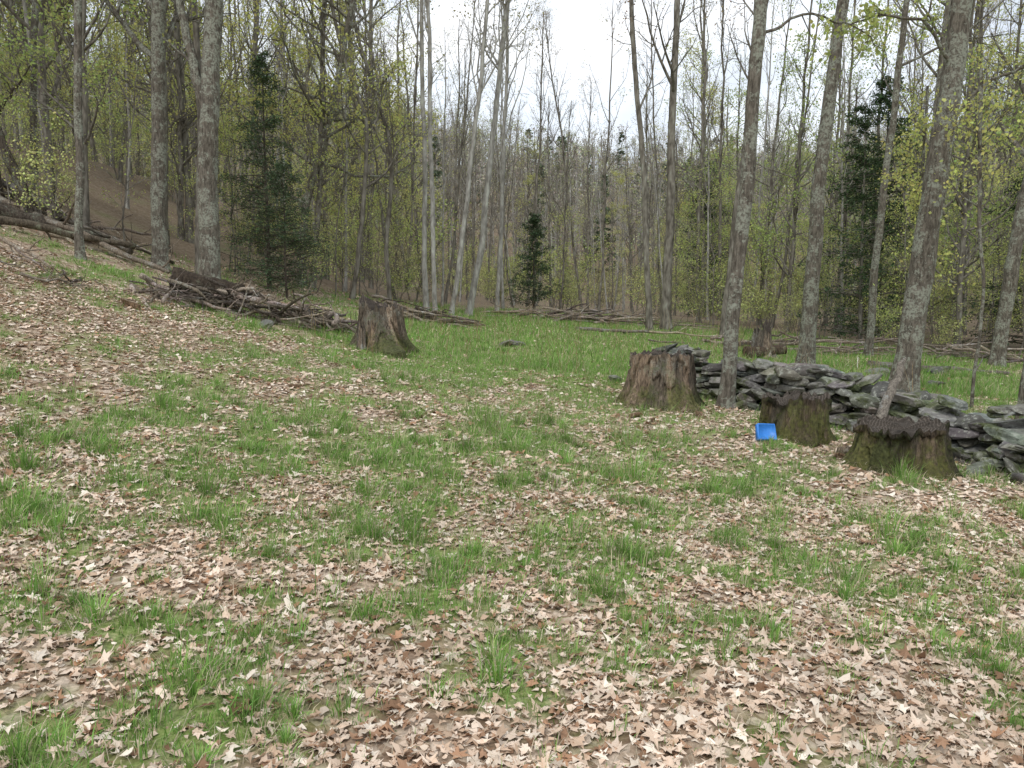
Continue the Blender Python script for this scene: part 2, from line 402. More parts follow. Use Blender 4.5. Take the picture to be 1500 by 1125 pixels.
def tree(mb, path, r0, rtop, rg, nl=14, t0=.35, lr=.33, lang=50, sub=6, tw=6, nleaf=6, lsize=.06, lcol=(.26, .27, .06), sides=10, k=26, hero=False, up=.10, lspread=.16, wig=.13, tint=(1, 1, 1)):
    P = interp_path(path, k)[None]
    zz = np.linspace(0, 1, k)
    R = (r0 * (1 - zz) ** .8 + rtop * zz)
    L = np.linalg.norm(P[0, -1] - P[0, 0])
    R = R * (1 + .45 * np.exp(-zz * L / .28)); R = R[None]
    if not hero: P[0, 1:-1, :2] += rg.normal(0, .04, (k - 2, 2))
    mod = None
    if hero:
        aa = np.arange(sides) / sides * 2 * PI; s0 = rg.uniform(0, 50)
        zl = zz * L
        P[0, :, 0] += .05 * (fbm(zl * .8 + s0, zl * 0, 3, 3) - .5) * 2 * np.minimum(1, zl); P[0, :, 1] += .05 * (fbm(zl * .8, zl * 0 + s0, 4, 3) - .5) * 2
        mod = 1 + .22 * (fbm(np.cos(aa)[None] * 2.2 + s0 + 0 * zl[:, None], np.sin(aa)[None] * 2.2 + zl[:, None] * 1.1, 9, 3) - .5)[None] \
            + (.30 * np.exp(-zl / .3)[:, None] * np.cos(aa * rg.integers(3, 6) + s0)[None])[None] \
            + .16 * (vnoise(np.cos(aa)[None] * 6 + s0 + 0 * zl[:, None], np.sin(aa)[None] * 6 + zl[:, None] * 3, 4) - .5)[None]
    v, f = tubes(P, R, sides, mod); mb.add(v, f, 0, tint)
    plen = np.array([L])
    P1, R1 = children(P, R, nl, t0, .98, lr, lang, 8, rg, up=up, wig=wig, plen=plen, rr=.5)
    v, f = tubes(P1, R1, 5); mb.add(v, f, 0, tint)
    P2, R2 = children(P1, R1, sub, .2, 1, .5, 42, 5, rg, up=.04, wig=wig * 1.3, rr=.65, minr=.006)
    v, f = tubes(P2, R2, 3); mb.add(v, f, 0, tint)
    P3, R3 = children(P2, R2, tw, .2, 1, .6, 40, 4, rg, up=.04, wig=.2, rr=.6, minr=.004)
    v, f = tubes(P3, R3, 3); mb.add(v, f, 0, tint)
    if nleaf > 0:
        idx = np.repeat(np.arange(len(P3)), nleaf); w = rg.uniform(.2, 1, len(idx))[:, None]
        pos = P3[idx, 1] * (1 - w) + P3[idx, 3] * w + rg.normal(0, lspread, (len(idx), 3)) * np.array([1, 1, .6])
        g = fbm(pos[:, 0] * .8 + pos[:, 2] * .6, pos[:, 1] * .8 + pos[:, 2] * .5, 8, 2)
        pos = pos[g > rg.uniform(.25, .65, len(g))]
        v, f = leafquads(pos, lsize, rg, .7)
        mb.add(v, f, 1, vcol(lcol, len(pos), rg, .3, .1), False)

def straight(h, rg, lean=.03, n=6, wob=.06):
    z = np.linspace(0, h, n); d = rg.normal(0, lean, 2)
    return [(d[0] * q + rg.normal(0, wob) * min(1, q), d[1] * q + rg.normal(0, wob) * min(1, q), q) for q in z]

YG = (.54, .55, .19); G2 = (.38, .46, .16); RD = (.40, .30, .20)

def proto(kind, seed):
    rg = np.random.default_rng(seed); mb = MB()
    if kind == 'bare': tree(mb, straight(17, rg, .03), .10, .02, rg, nl=18, t0=.4, lr=.22, lang=34, sub=5, tw=5, nleaf=4, lsize=.03, lcol=RD if seed % 2 else (.44, .42, .2), sides=6, k=14, up=.16); mats = [M_far, M_leaf]
    if kind == 'pole': tree(mb, straight(15, rg, .05), .07, .015, rg, nl=13, t0=.45, lr=.20, lang=34, sub=4, tw=5, nleaf=3, lsize=.034, lcol=(.46, .46, .2), sides=6, k=14, up=.15); mats = [M_pale if seed % 2 else M_far, M_leaf]
    if kind == 'leafy': tree(mb, straight(18, rg, .03), .12, .03, rg, nl=22, t0=.14, lr=.26, lang=54, sub=6, tw=5, nleaf=10, lsize=.05, lcol=YG, sides=6, k=14, lspread=.2); mats = [M_far, M_leaf]
    if kind == 'green': tree(mb, straight(16, rg, .03), .10, .02, rg, nl=22, t0=.14, lr=.24, lang=55, sub=6, tw=5, nleaf=10, lsize=.048, lcol=G2, sides=6, k=14, lspread=.2); mats = [M_far, M_leaf]
    if kind == 'sap': tree(mb, straight(6.5, rg, .06, 5), .025, .006, rg, nl=16, t0=.1, lr=.30, lang=60, sub=4, tw=4, nleaf=8, lsize=.03, lcol=(.48, .52, .18), sides=5, k=10, lspread=.16); mats = [M_far, M_leaf]
    if kind == 'shrub':
        for q in range(3):
            d = rg.normal(0, .35, 2)
            tree(mb, [(d[0] * .3, d[1] * .3, 0), (d[0], d[1], 1.2), (d[0] * 2, d[1] * 2, rg.uniform(2.0, 3.4))], .016, .005, rg, nl=10, t0=.08, lr=.38, lang=55, sub=3, tw=3, nleaf=7, lsize=.032, lcol=[(.42, .48, .16), (.47, .50, .19), (.40, .38, .2)][seed % 3], sides=4, k=7, lspread=.15)
        mats = [M_far, M_leaffar]
    return mb.mesh(kind + '_mesh', mats)

def hemlock(mb, h, rad, rg, nb=110, col=(.03, .055, .022), lsz=.055, dens=14):
    P = interp_path(straight(h, rg, .01, 5, .02), 14)[None]; R = (np.linspace(1, .08, 14) * h * .010)[None]
    v, f = tubes(P, R, 7); mb.add(v, f, 0)
    t = rg.uniform(.04, .98, nb); az = rg.uniform(0, 2 * PI, nb)
    ln = rad * (1 - t) ** .65 * rg.uniform(.35, 1.2, nb) + .12
    k = 7; s = np.linspace(0, 1, k)[None]
    dr = rg.uniform(-.25, .45, nb)[:, None]
    x = ln[:, None] * s; z = t[:, None] * h + ln[:, None] * (.2 * s - dr * s ** 2)
    az2 = az[:, None] + rg.normal(0, .2, (nb, k)) * s
    B = np.stack([x * np.cos(az2), x * np.sin(az2), z], -1)
    v, f = tubes(B, (ln * .009)[:, None] * np.linspace(1, .25, k)[None] + .002, 4); mb.add(v, f, 0)
    B2, R2 = children(B, np.full((nb, k), .006), 9, .12, 1, .45, 55, 4, rg, up=-.03, wig=.15)
    B2[..., 2] = B2[:, :1, 2] + (B2[..., 2] - B2[:, :1, 2]) * .6 - .03
    v, f = tubes(B2, R2 * .5, 3); mb.add(v, f, 0)
    idx = np.repeat(np.arange(len(B2)), dens); w = rg.uniform(0, 1.05, len(idx))[:, None]
    pos = B2[idx, 0] * (1 - w) + B2[idx, 3] * w + rg.normal(0, .055, (len(idx), 3)) * np.array([1, 1, .9])
    v, f = leafquads(pos, lsz, rg, .35, .35); mb.add(v, f, 1, vcol(col, len(pos), rg, .5, .15), False)

PR = {k: [proto(k, s) for s in ss] for k, ss in {'bare': (1, 2, 3, 4), 'pole': (5, 6, 7), 'leafy': (8, 9, 10), 'green': (11, 12), 'sap': (13, 14, 15), 'shrub': (16, 17, 18)}.items()}
hm = []
for s in (20, 21):
    mb = MB(); hemlock(mb, 9, 2.3, np.random.default_rng(s), 140, (.06, .09, .045), .06, 10); hm.append(mb.mesh('hemlock_mesh', [M_far, M_needle]))
PR['hem'] = hm

forest = bpy.data.objects.new('background_forest', None); bpy.context.scene.collection.objects.link(forest)
rg = np.random.default_rng(5)
def put(kind, x, y, sc, par=forest):
    ms = PR[kind]; me = ms[rg.integers(len(ms))]
    link('forest_tree', me, (x, y, float(H(x, y)) - .08), par, (rg.normal(0, .03), rg.normal(0, .03), rg.uniform(0, 6.28)), (sc, sc, sc * rg.uniform(.9, 1.1)))
cnt = 0
yy = 15.0
while yy < 92:
    sp = 2.45 + max(0, yy - 35) * .03
    w = .70 * yy + 7
    for xx in np.arange(-w, w, sp):
        x = xx + rg.uniform(-1.4, 1.4); y = yy + rg.uniform(-1.4, 1.4)
        if y < Yb(x) + 1: continue
        t = x / y
        cent = math.exp(-((t - .06) / .16) ** 2)
        u = rg.uniform()
        if rg.uniform() < .10: continue
        if t < -.12 and y < 21.5 and rg.uniform() < .6: continue
        if cent > .4:
            kd = 'bare' if u < .40 else 'pole' if u < .80 else 'sap' if u < .95 else 'leafy'
            sc = rg.uniform(.5, .88) * (1 if kd != 'leafy' else .7)
        elif t < 0:
            kd = 'leafy' if u < .34 else 'green' if u < .40 else 'pole' if u < .58 else 'bare' if u < .78 else 'sap'
            sc = rg.uniform(.7, 1.1)
        else:
            kd = 'leafy' if u < .20 else 'green' if u < .36 else 'bare' if u < .64 else 'pole' if u < .79 else 'hem' if u < .83 else 'sap'
            sc = rg.uniform(.65, 1.0)
        put(kd, x, y, sc); cnt += 1
    yy += sp
for n_ in range(330):
    y = 26 + 66 * rg.uniform(); x = rg.uniform(-.7 * y - 5, .7 * y + 5)
    if y < Yb(x) + 3: continue
    put('shrub', x, y, rg.uniform(.5, 1.3)); cnt += 1
for n_ in range(44):
    x = rg.uniform(6.5, 22); y = Yb(x) + rg.uniform(0, 6)
    put('shrub' if rg.uniform() < .5 else 'sap', x, y, rg.uniform(.45, .9))
for n_ in range(18):
    x = rg.uniform(-13, -3); y = Yb(x) + rg.uniform(1, 6)
    put('shrub' if rg.uniform() < .3 else 'sap', x, y, rg.uniform(.5, .9))
def farproto(seed, col, conif=False):
    rg2 = np.random.default_rng(seed); mb = MB()
    if conif: hemlock(mb, 13, 3.2, rg2, 70, col, .28, 3); return mb.mesh('far_conifer_mesh', [M_far, M_needle])
    tree(mb, straight(13, rg2, .02), .14, .04, rg2, nl=12, t0=.12, lr=.32, lang=44, sub=4, tw=3, nleaf=4, lsize=.13, lcol=col, sides=5, k=8, lspread=.45)
    return mb.mesh('far_tree_mesh', [M_pale if seed % 2 else M_far, M_leaffar])
PR['far'] = [farproto(30, (.37, .34, .27)), farproto(31, (.36, .33, .27)), farproto(32, (.40, .42, .23)), farproto(33, (.34, .37, .21)), farproto(35, (.37, .32, .28))]
PR['farc'] = [farproto(34, (.11, .15, .09), True)]
hillf = bpy.data.objects.new('hillside_woods', None); bpy.context.scene.collection.objects.link(hillf)
for n_ in range(2400):
    y = math.sqrt(rg.uniform(86 ** 2, 270 ** 2)); x = rg.uniform(-.74 * y - 8, .74 * y + 8)
    put('farc' if rg.uniform() < .05 else 'far', x, y, rg.uniform(.6, 1.1), hillf)

def hero(name, pts, r0, mats, seed, h=18, sides=18, **kw):
    rg2 = np.random.default_rng(seed)
    x0, y0 = pts[0][:2]; z0 = float(H(x0, y0))
    loc = [(0, 0, -.12)] + [(p[0] - x0, p[1] - y0, p[2] - z0) for p in pts[1:]]
    a, b = loc[-2], loc[-1]; dz = b[2] - a[2]
    top = (b[0] + (b[0] - a[0]) / dz * (h - b[2]) * .6, b[1] + (b[1] - a[1]) / dz * (h - b[2]) * .6, h)
    L = loc + [top]; zz = np.linspace(L[0][2], h, 16)
    ar = np.array(L); P = [(np.interp(q, ar[:, 2], ar[:, 0]), np.interp(q, ar[:, 2], ar[:, 1]), q) for q in zz]
    mb = MB(); d = dict(nl=12, t0=.38, lr=.26, hero=True, sides=sides, k=70, nleaf=7, lsize=.042, lcol=YG); d.update(kw)
    extra = d.pop('extra', None)
    tree(mb, P, r0, .03, rg2, **d)
    if extra:
        for e in extra:
            Pe = interp_path([(q[0] - x0, q[1] - y0, q[2] - z0) for q in e[0]], 14)
            Pe[1:-1] += rg2.normal(0, .02, (12, 3)); Pe = Pe[None]
            Re = np.linspace(e[1], e[2], 14)[None]
            v, f = tubes(Pe, Re, 9); mb.add(v, f, 0)
            P2, R2 = children(Pe, Re, 9, .25, 1, .28, 48, 6, rg2, up=.05, wig=.2); v, f = tubes(P2, R2, 4); mb.add(v, f, 0)
            P3, R3 = children(P2, R2, 5, .2, 1, .5, 42, 4, rg2, up=.03, wig=.2); v, f = tubes(P3, R3, 3); mb.add(v, f, 0)
            idx = np.repeat(np.arange(len(P3)), 6); w = rg2.uniform(.3, 1, len(idx))[:, None]
            pos = P3[idx, 1] * (1 - w) + P3[idx, 3] * w + rg2.normal(0, .07, (len(idx), 3))
            v, f = leafquads(pos, .035, rg2, .7); mb.add(v, f, 1, vcol((.38, .42, .14), len(pos), rg2, .3, .1), False)
    mb.obj(name, mats, (x0, y0, z0))
# right group
hero('maple_tree', [(2.94, 10.9), (2.98, 10.9, 1.0), (3.12, 10.9, 2.6), (3.2, 10.9, 4.0), (3.28, 10.9, 5.6)], .098, [M_maple, M_leaf], 41, extra=[([(3.27, 10.9, 5.0), (3.9, 11.1, 5.35), (4.7, 11.5, 5.3), (5.3, 11.9, 5.1)], .022, .006)])
hero('maple_tree', [(6.26, 17), (6.4, 17, 1.7), (6.35, 17, 3.2), (6.55, 17, 5.2), (6.75, 17, 7.6)], .16, [M_maple, M_leaf], 42)
hero('maple_tree', [(6.65, 13.5), (6.78, 13.5, 1.2), (6.95, 13.5, 2.6), (7.1, 13.5, 4.4), (7.3, 13.5, 6.4)], .205, [M_maple, M_leaf], 43,
     extra=[([(7.2, 13.5, 5.2), (6.6, 13.2, 5.9), (5.8, 13.1, 6.0), (5.0, 13.2, 5.7)], .035, .008), ([(7.1, 13.5, 4.3), (7.6, 13.3, 5.0), (8.2, 13.0, 5.2), (8.8, 12.8, 4.9)], .035, .01)])
hero('maple_tree', [(7.15, 11.0), (7.2, 11.0, 1.5), (7.4, 11.1, 4)], .09, [M_maple, M_leaf], 44, h=12)
hero('maple_sapling', [(7.0, 12), (7.05, 12, 1.5), (6.9, 12, 3.2)], .022, [M_maple, M_leaf], 45, h=5, sides=8, k=24, t0=.2, lr=.25, sub=4, tw=4, lsize=.03, nleaf=5)
hero('maple_sapling', [(8.6, 17), (8.65, 17, 1.5), (8.6, 17, 3.2)], .03, [M_maple, M_leaf], 85, h=6, sides=8, k=24, t0=.15, lr=.28, sub=5, tw=5, lsize=.035, nleaf=7)
hero('maple_tree', [(9.4, 21), (9.5, 21, 3), (9.9, 21, 8)], .10, [M_maple, M_leaf], 46)
hero('maple_tree', [(12.2, 20), (12.5, 20, 3), (13.2, 20, 8)], .17, [M_maple, M_leaf], 47, t0=.2)
hero('ash_tree', [(5.2, 27), (5.25, 27, 4), (5.35, 27, 11)], .16, [M_far, M_leaf], 48, nleaf=2, lcol=RD, lr=.2, lang=34)
hero('ash_tree', [(4.5, 26), (4.3, 26, 4), (3.7, 26, 11)], .10, [M_far, M_leaf], 49, nleaf=2, lcol=RD, lr=.2, lang=34)
hero('ash_tree', [(6.6, 25), (6.9, 25, 4), (7.6, 25, 10)], .10, [M_far, M_leaf], 50, nleaf=2, lcol=RD, lr=.2, lang=34)
# left group
hero('maple_tree', [(-6.4, 17), (-6.38, 17, 3.5), (-6.25, 17, 5.6), (-6.0, 17, 8)], .22, [M_maple, M_leaf], 51,
     extra=[([(-6.3, 17, 5.4), (-6.55, 17, 6.3), (-6.8, 17, 7.6), (-7.0, 16.8, 9.5)], .12, .05)], t0=.3)
hero('oak_tree', [(-7.87, 18), (-7.82, 18, 4), (-7.6, 18, 8)], .175, [M_maple, M_leaf], 52, t0=.25)
hero('oak_tree', [(-8.57, 16), (-8.5, 16, 4), (-8.3, 16, 7.5)], .08, [M_maple, M_leaf], 53)
hero('oak_tree', [(-11.8, 20), (-11.7, 20, 5), (-11.4, 20, 9)], .085, [M_maple, M_leaf], 54, t0=.2)
hero('oak_tree', [(-12.2, 19), (-12.1, 19, 5), (-11.9, 19, 9)], .19, [M_dark, M_leaf], 55, extra=[([(-12.1, 19, 5.4), (-11.4, 18.6, 6.0), (-10.6, 18.2, 6.6)], .05, .012)])
hero('oak_tree', [(-10.5, 18), (-10.9, 18, 4.0), (-11.6, 18, 6)], .12, [M_dark, M_leaf], 56, h=12)
hero('oak_tree', [(-7.6, 19.5), (-7.45, 19.5, 5), (-7.4, 19.5, 8)], .08, [M_far, M_leaf], 57, t0=.2)
hero('oak_tree', [(-6.3, 24), (-6.2, 24, 3.8), (-5.8, 24, 5.2), (-5.2, 24, 7.0)], .13, [M_maple, M_leaf], 58, h=12, t0=.2, lr=.42, lang=60, nl=20, wig=.3, nleaf=12, lsize=.048)
hero('maple_tree', [(-4.8, 24), (-4.4, 24, 4), (-4.2, 24, 6.5), (-4.9, 24, 8.5)], .07, [M_far, M_leaf], 59, h=13, nleaf=6, t0=.25)
hero('maple_tree', [(-3.8, 25), (-3.9, 25, 3), (-3.6, 25, 6), (-4.6, 25, 9)], .07, [M_far, M_leaf], 60, h=13, nleaf=3, t0=.3)
for (a, b, s, r) in [((-2.8, 26), (-2.8, 7), 61, .085), ((-2.4, 25), (-2.5, 8), 62, .075), ((-1.5, 27), (-.15, 11), 63, .11), ((-2.0, 26), (-1.0, 8), 64, .08), ((-.6, 31), (-.2, 10), 65, .085)]:
    hero('birch_tree', [a, (a[0] * .7 + b[0] * .3, a[1], 2.6), (b[0], a[1], b[1])], r, [M_pale, M_leaf], s, h=16, nleaf=3, lcol=(.38, .35, .16), lr=.2, lang=34, t0=.4)
def hem(x, y, h, r, seed, nb=120, dens=12, lsz=.05, col=(.05, .08, .04)):
    mb = MB(); hemlock(mb, h, r, np.random.default_rng(seed), nb, col, lsz, dens); mb.obj('hemlock_tree', [M_dark, M_needle], (x, y, float(H(x, y)) - .05))
hem(-6.2, 20.5, 6.0, 1.4, 71, 150, 10, .034, (.085, .12, .065)); hem(-5.5, 19.6, 3.4, 1.3, 72, 95, 10, .032, (.085, .12, .065))
hem(1.0, 37, 4.4, 1.5, 73, 90, 11, .05, (.07, .105, .055)); hem(14.2, 31, 10.0, 3.0, 74, 180, 12, .055, (.06, .095, .045)); hem(16.2, 25, 6.0, 2.4, 76, 150, 12, .05)

# ------------------------------------------------------------------ stumps
def stump(name, x, y, r, h, seed, mat, flare=.5, jag=.04, rot=0, split=None, slant=0.0, cap=0.0):
    rg2 = np.random.default_rng(seed); na, nh = 260, 44
    a = np.arange(na) / na * 2 * PI; t = np.linspace(0, 1, nh)
    s0 = rg2.uniform(0, 40); ca, sa = np.cos(a), np.sin(a)
    lob = .5 + .5 * np.cos(a * 5 + s0 + 1.2 * np.sin(a * 2 + s0))
    lob = lob * (.4 + 1.1 * vnoise(ca * 1.3 + s0, sa * 1.3, 3))
    top = h * (1 + jag * (fbm(ca * 3 + s0, sa * 3, 12, 3) - .5) * 4 + jag * (vnoise(ca * 12 + s0, sa * 12, 13) - .5) * 2.5 + slant * ca)
    if split is not None:
        d = np.abs((a - split[0] + PI) % (2 * PI) - PI); top = top + split[1] * np.exp(-(d / split[2]) ** 4)
    V = []
    for q in t:
        z = -.18 + (top + .18) * q
        zl = np.maximum(z, 0) / h
        gro = .13 * (fbm(ca * 6 + s0, sa * 6 + z * .7, 6, 3) - .5) * 2 + .09 * (vnoise(ca * 22, sa * 22 + z * 2.5, 5) - .5)
        step = .12 * sm(.46, .5, fbm(ca * 2.2 + s0 + 9, sa * 2.2 + z * 2.2, 17, 3))
        rr = r * (.84 + .08 * (1 - zl)) * (1 + flare * (.25 + .9 * lob) * np.exp(-zl * 3.6) + gro + step + .16 * (vnoise(ca * 1.2 + s0, sa * 1.2 + z, 7) - .5))
        rr = rr * (1 + cap * sm(.88, .93, q) * sm(.35, .6, vnoise(ca * 1.6 + s0, sa * 1.6, 8)) * 2 * vnoise(ca * 5, sa * 5, 9))
        V.append(np.stack([rr * ca, rr * sa, z], -1))
    V = np.array(V); vs = V.reshape(-1, 3)
    ii, jj = np.meshgrid(np.arange(nh - 1), np.arange(na), indexing='ij'); j2 = (jj + 1) % na
    F = np.stack([ii * na + jj, ii * na + j2, (ii + 1) * na + j2, (ii + 1) * na + jj], -1).reshape(-1, 4)
    mb = MB()
    tone = .85 + 1.1 * (fbm(ca[None] * 3 + s0 + 0 * V[..., 2], sa[None] * 3 + V[..., 2] * 1.2, 14, 3).ravel() - .5)
    warm = sm(.48, .56, fbm(ca[None] * 2.0 + s0 + 3 + 0 * V[..., 2], sa[None] * 2.0 + V[..., 2] * .8, 15, 3)).reshape(-1, 1)
    C = tone[:, None] * (1 + warm * np.array([[.55, .42, .34]]))
    if cap > 0: C = C * (1 - .5 * sm(.86, .93, np.repeat(t, na)))[:, None]
    mb.add(vs, F, 0, C)
    rings = [V[-1]]
    for q in (.97, .9, .78, .62, .45, .28, .12, .02):
        c = V[-1] * np.array([q, q, 1]); c[:, 2] = V[-1][:, 2] * q ** .5 + (h * (.93)) * (1 - q ** .5) - .03 * (q < .95) + .07 * (fbm(c[:, 0] * 6 + s0, c[:, 1] * 6, 16, 3) - .5)
        rings.append(c)
    RV = np.array(rings); nr = len(rings)
    ii, jj = np.meshgrid(np.arange(nr - 1), np.arange(na), indexing='ij'); j2 = (jj + 1) % na
    F = np.stack([ii * na + jj, ii * na + j2, (ii + 1) * na + j2, (ii + 1) * na + jj], -1).reshape(-1, 4)
    mb.add(RV.reshape(-1, 3), F, 1)
    o = mb.obj(name, [mat, M_cut], (x, y, float(H(x, y)))); o.rotation_euler[2] = rot; return o
stump('tree_stump', 2.08, 11.0, .42, .72, 101, M_stump, .55, .035, 0, None, -.02)
stump('tree_stump', -2.35, 14.3, .39, .78, 102, M_stump, .95, .07, 0, (2.7, .14, .45), -.03)
stump('tree_stump', 3.3, 9.15, .38, .46, 103, M_mossstump, .35, .08, 1.0, cap=.10)
stump('tree_stump', 3.92, 7.85, .43, .45, 104, M_mossstump, .42, .07, 2.0, cap=.15)
stump('rotten_stump', 6.05, 19.3, .24, .62, 105, M_dead, .9, .22, 0, (.4, .25, .5))
stump('rotten_stump', -2.62, 13.85, .07, .36, 106, M_dead, .4, .2)

# ------------------------------------------------------------------ rocks and stone wall
import bmesh
bm = bmesh.new(); bmesh.ops.create_icosphere(bm, subdivisions=3, radius=1.0)
IV = np.array([v.co[:] for v in bm.verts]); IF = np.array([[v.index for v in f.verts] for f in bm.faces]); bm.free()
def rock(mb, c, size, yaw, rg2, col, tilt=.12, ncut=9):
    V = IV.copy()
    for _ in range(ncut):
        n_ = nrm(rg2.normal(size=3)); d = rg2.uniform(.5, .8)
        V -= np.maximum(V @ n_ - d, 0)[:, None] * n_
    for n_ in (np.array([0, 0, 1.]), np.array([0, 0, -1.])):
        n_ = nrm(n_ + rg2.normal(0, .08, 3)); V -= np.maximum(V @ n_ - .5, 0)[:, None] * n_
    V[:, 2] *= 1.7
    V += (np.stack([vnoise(V[:, 1] * 4 + c[0] * 9, V[:, 2] * 4, s_) for s_ in (1, 2, 3)], -1) - .5) * .14
    V = V * np.array(size) / 2 * 1.25
    tx, ty = rg2.normal(0, tilt, 2)
    V[:, 2] += V[:, 0] * tx + V[:, 1] * ty
    cy, sy = math.cos(yaw), math.sin(yaw)
    V = np.stack([V[:, 0] * cy - V[:, 1] * sy, V[:, 0] * sy + V[:, 1] * cy, V[:, 2]], -1) + np.array(c)
    mb.add(V, IF, 0, col, False)
wall = MB(); rgw = np.random.default_rng(9)
wp = np.array([(2.35, 12.9), (3.2, 11.7), (4.1, 10.6), (4.9, 9.5), (5.35, 8.4), (5.65, 7.2), (6.0, 5.6), (6.6, 3.5)])
seg = np.linalg.norm(np.diff(wp, axis=0), axis=1); cum = np.concatenate([[0], np.cumsum(seg)])
def wpos(s): return np.array([np.interp(s, cum, wp[:, 0]), np.interp(s, cum, wp[:, 1])])
def scol(r_): return np.array((.185, .18, .165)) * r_.uniform(.5, 1.5) * (1 + r_.uniform(-.08, .08, 3))
for course in range(8):
    for side in (-1, 0, 1):
        s = rgw.uniform(0, .3)
        while s < cum[-1]:
            l = rgw.uniform(.14, .46) * (1.3 if rgw.uniform() < .15 else 1); hh = rgw.uniform(.05, .125)
            p = wpos(s + l / 2); p2 = wpos(s + l / 2 + .1); d = p2 - p
            if np.linalg.norm(d) < 1e-6: break
            d /= np.linalg.norm(d); nn = np.array([-d[1], d[0]])
            top = .67 + .30 * (fbm(np.array(s * 1.1), np.array(3.3), 8, 3) - .5) * 2
            z = course * .088 + rgw.uniform(-.02, .02)
            spread = .30 - .025 * course
            if z < top - .1 and not (rgw.uniform() < .12 and course > 1):
                q_ = p + nn * side * spread + rgw.normal(0, .05, 2)
                rock(wall, (q_[0], q_[1], float(H(*q_)) + z + .02), (l * 1.08, rgw.uniform(.16, .36), hh), math.atan2(d[1], d[0]) + rgw.normal(0, .4), rgw, scol(rgw), .15)
            s += l * .92
for _ in range(150):
    s = rgw.uniform(0, cum[-1]); p = wpos(s) + rgw.normal(0, .45, 2)
    rock(wall, (p[0], p[1], float(H(*p)) + .04), (rgw.uniform(.12, .38), rgw.uniform(.12, .3), rgw.uniform(.06, .15)), rgw.uniform(0, 6), rgw, scol(rgw), .35)
for _ in range(40):
    s = rgw.uniform(0, cum[-1]); p = wpos(s) + rgw.normal(0, .12, 2)
    rock(wall, (p[0], p[1], float(H(*p)) + .56 + rgw.uniform(-.08, .08)), (rgw.uniform(.2, .5), rgw.uniform(.15, .35), rgw.uniform(.05, .1)), rgw.uniform(0, 6), rgw, scol(rgw), .3)
wall.obj('stone_wall', [M_stone])
for (x, y, s) in [(-.15, 17.6, .35), (.15, 17.9, .25), (-4.3, 13.9, .3), (5.4, 14.8, .4), (6.0, 15.4, .45), (7.6, 16.5, .4), (8.3, 15.4, .35), (5.0, 15.9, .35), (9.4, 17.5, .4), (6.2, 12.9, .4), (6.9, 12.8, .35), (5.7, 12.6, .3)]:
    mb = MB(); rock(mb, (0, 0, .03), (s * 1.2, s, s * .35), rgw.uniform(0, 6), rgw, scol(rgw), .2)
    mb.obj('field_rock', [M_stone], (x, y, float(H(x, y))))

# ------------------------------------------------------------------ dead wood
def log(mb, p, q, r, rg2, z0=0, z1=0, k=10, tint=(1, 1, 1), wob=.05, taper=.7, twigs=0):
    t = np.linspace(0, 1, k); x = p[0] + (q[0] - p[0]) * t; y = p[1] + (q[1] - p[1]) * t
    w = np.cumsum(rg2.normal(0, wob, (k, 2)), 0) * .5
    x = x + w[:, 0]; y = y + w[:, 1]
    hz = float(np.mean(H(x, y))); sl = (float(H(q[0], q[1])) - float(H(p[0], p[1])))
    z = hz + sl * (t - .5) + z0 + (z1 - z0) * t + r * .7 + np.cumsum(rg2.normal(0, wob * .35, k))
    z = np.maximum(z, H(x, y) + r * .3)
    P = np.stack([x, y, z], -1); R = np.linspace(r, r * taper, k)
    P = np.concatenate([P[:1], P, P[-1:]]); P[0] -= (P[2] - P[1]) * .02; P[-1] += (P[-2] - P[-3]) * .02
    R = np.concatenate([[r * .05], R, [r * .04]])
    n_ = 12 if r > .05 else 7
    mod = 1 + .2 * (rg2.uniform(0, 1, (1, len(P), n_)) - .5)
    v, f = tubes(P[None], R[None], n_, mod); mb.add(v, f, 0, tint)
    if twigs:
        P2, R2 = children(P[None, 1:-1], R[None, 1:-1], twigs, .2, 1, .35, 50, 5, rg2, up=.03, wig=.25, tip=.4, minr=.004)
        v, f = tubes(P2, R2, 4); mb.add(v, f, 0, tint)
def brush(name, x0, x1, y0, y1, n_, hmax, seed, lr=(.8, 2.4), rr=(.012, .045), sa=.9, twigs=3, skew=0.0):
    rg2 = np.random.default_rng(seed); mb = MB()
    for _ in range(n_):
        cx = rg2.uniform(x0, x1); cy = rg2.uniform(y0, y1) + skew * (cx - x0) / (x1 - x0); a = rg2.normal(0, sa); l = rg2.uniform(*lr)
        e = max(.15, 1 - abs((cx - (x0 + x1) / 2) / ((x1 - x0) / 2)) ** 2)
        zc = rg2.uniform(0, hmax) * e; dz = rg2.normal(0, .17)
        p = (cx - math.cos(a) * l / 2, cy - math.sin(a) * l / 2); q_ = (cx + math.cos(a) * l / 2, cy + math.sin(a) * l / 2)
        r = rg2.uniform(*rr) * rg2.uniform(.6, 1.2)
        tn = np.array([1, 1, 1]) * rg2.uniform(.45, 2.1) * np.array([1, rg2.uniform(.9, 1), rg2.uniform(.85, 1)])
        log(mb, p, q_, r, rg2, max(0, zc - dz), max(0, zc + dz), 8, tn, .11, .4, twigs)
    mb.obj(name, [M_dead])
brush('brush_pile', -6.4, -3.3, 13.6, 14.9, 100, .34, 201, (.5, 1.8), (.012, .055), 1.1, 3, 1.6)
brush('brush_pile', -3.2, -1.3, 21.5, 22.6, 30, .35, 202, (.8, 2.0), (.03, .06), .35, 1)
brush('brush_pile', -1, 7, 28, 30.5, 60, .25, 203, (1.2, 3.0), (.02, .05), .5)
brush('brush_pile', -12.5, -8.5, 17.5, 21, 30, .3, 204, (1.2, 3), (.02, .07), 1.2)
brush('brush_pile', 5, 16, 20.5, 23, 60, .2, 205, (1.0, 3.0), (.015, .05), .6)
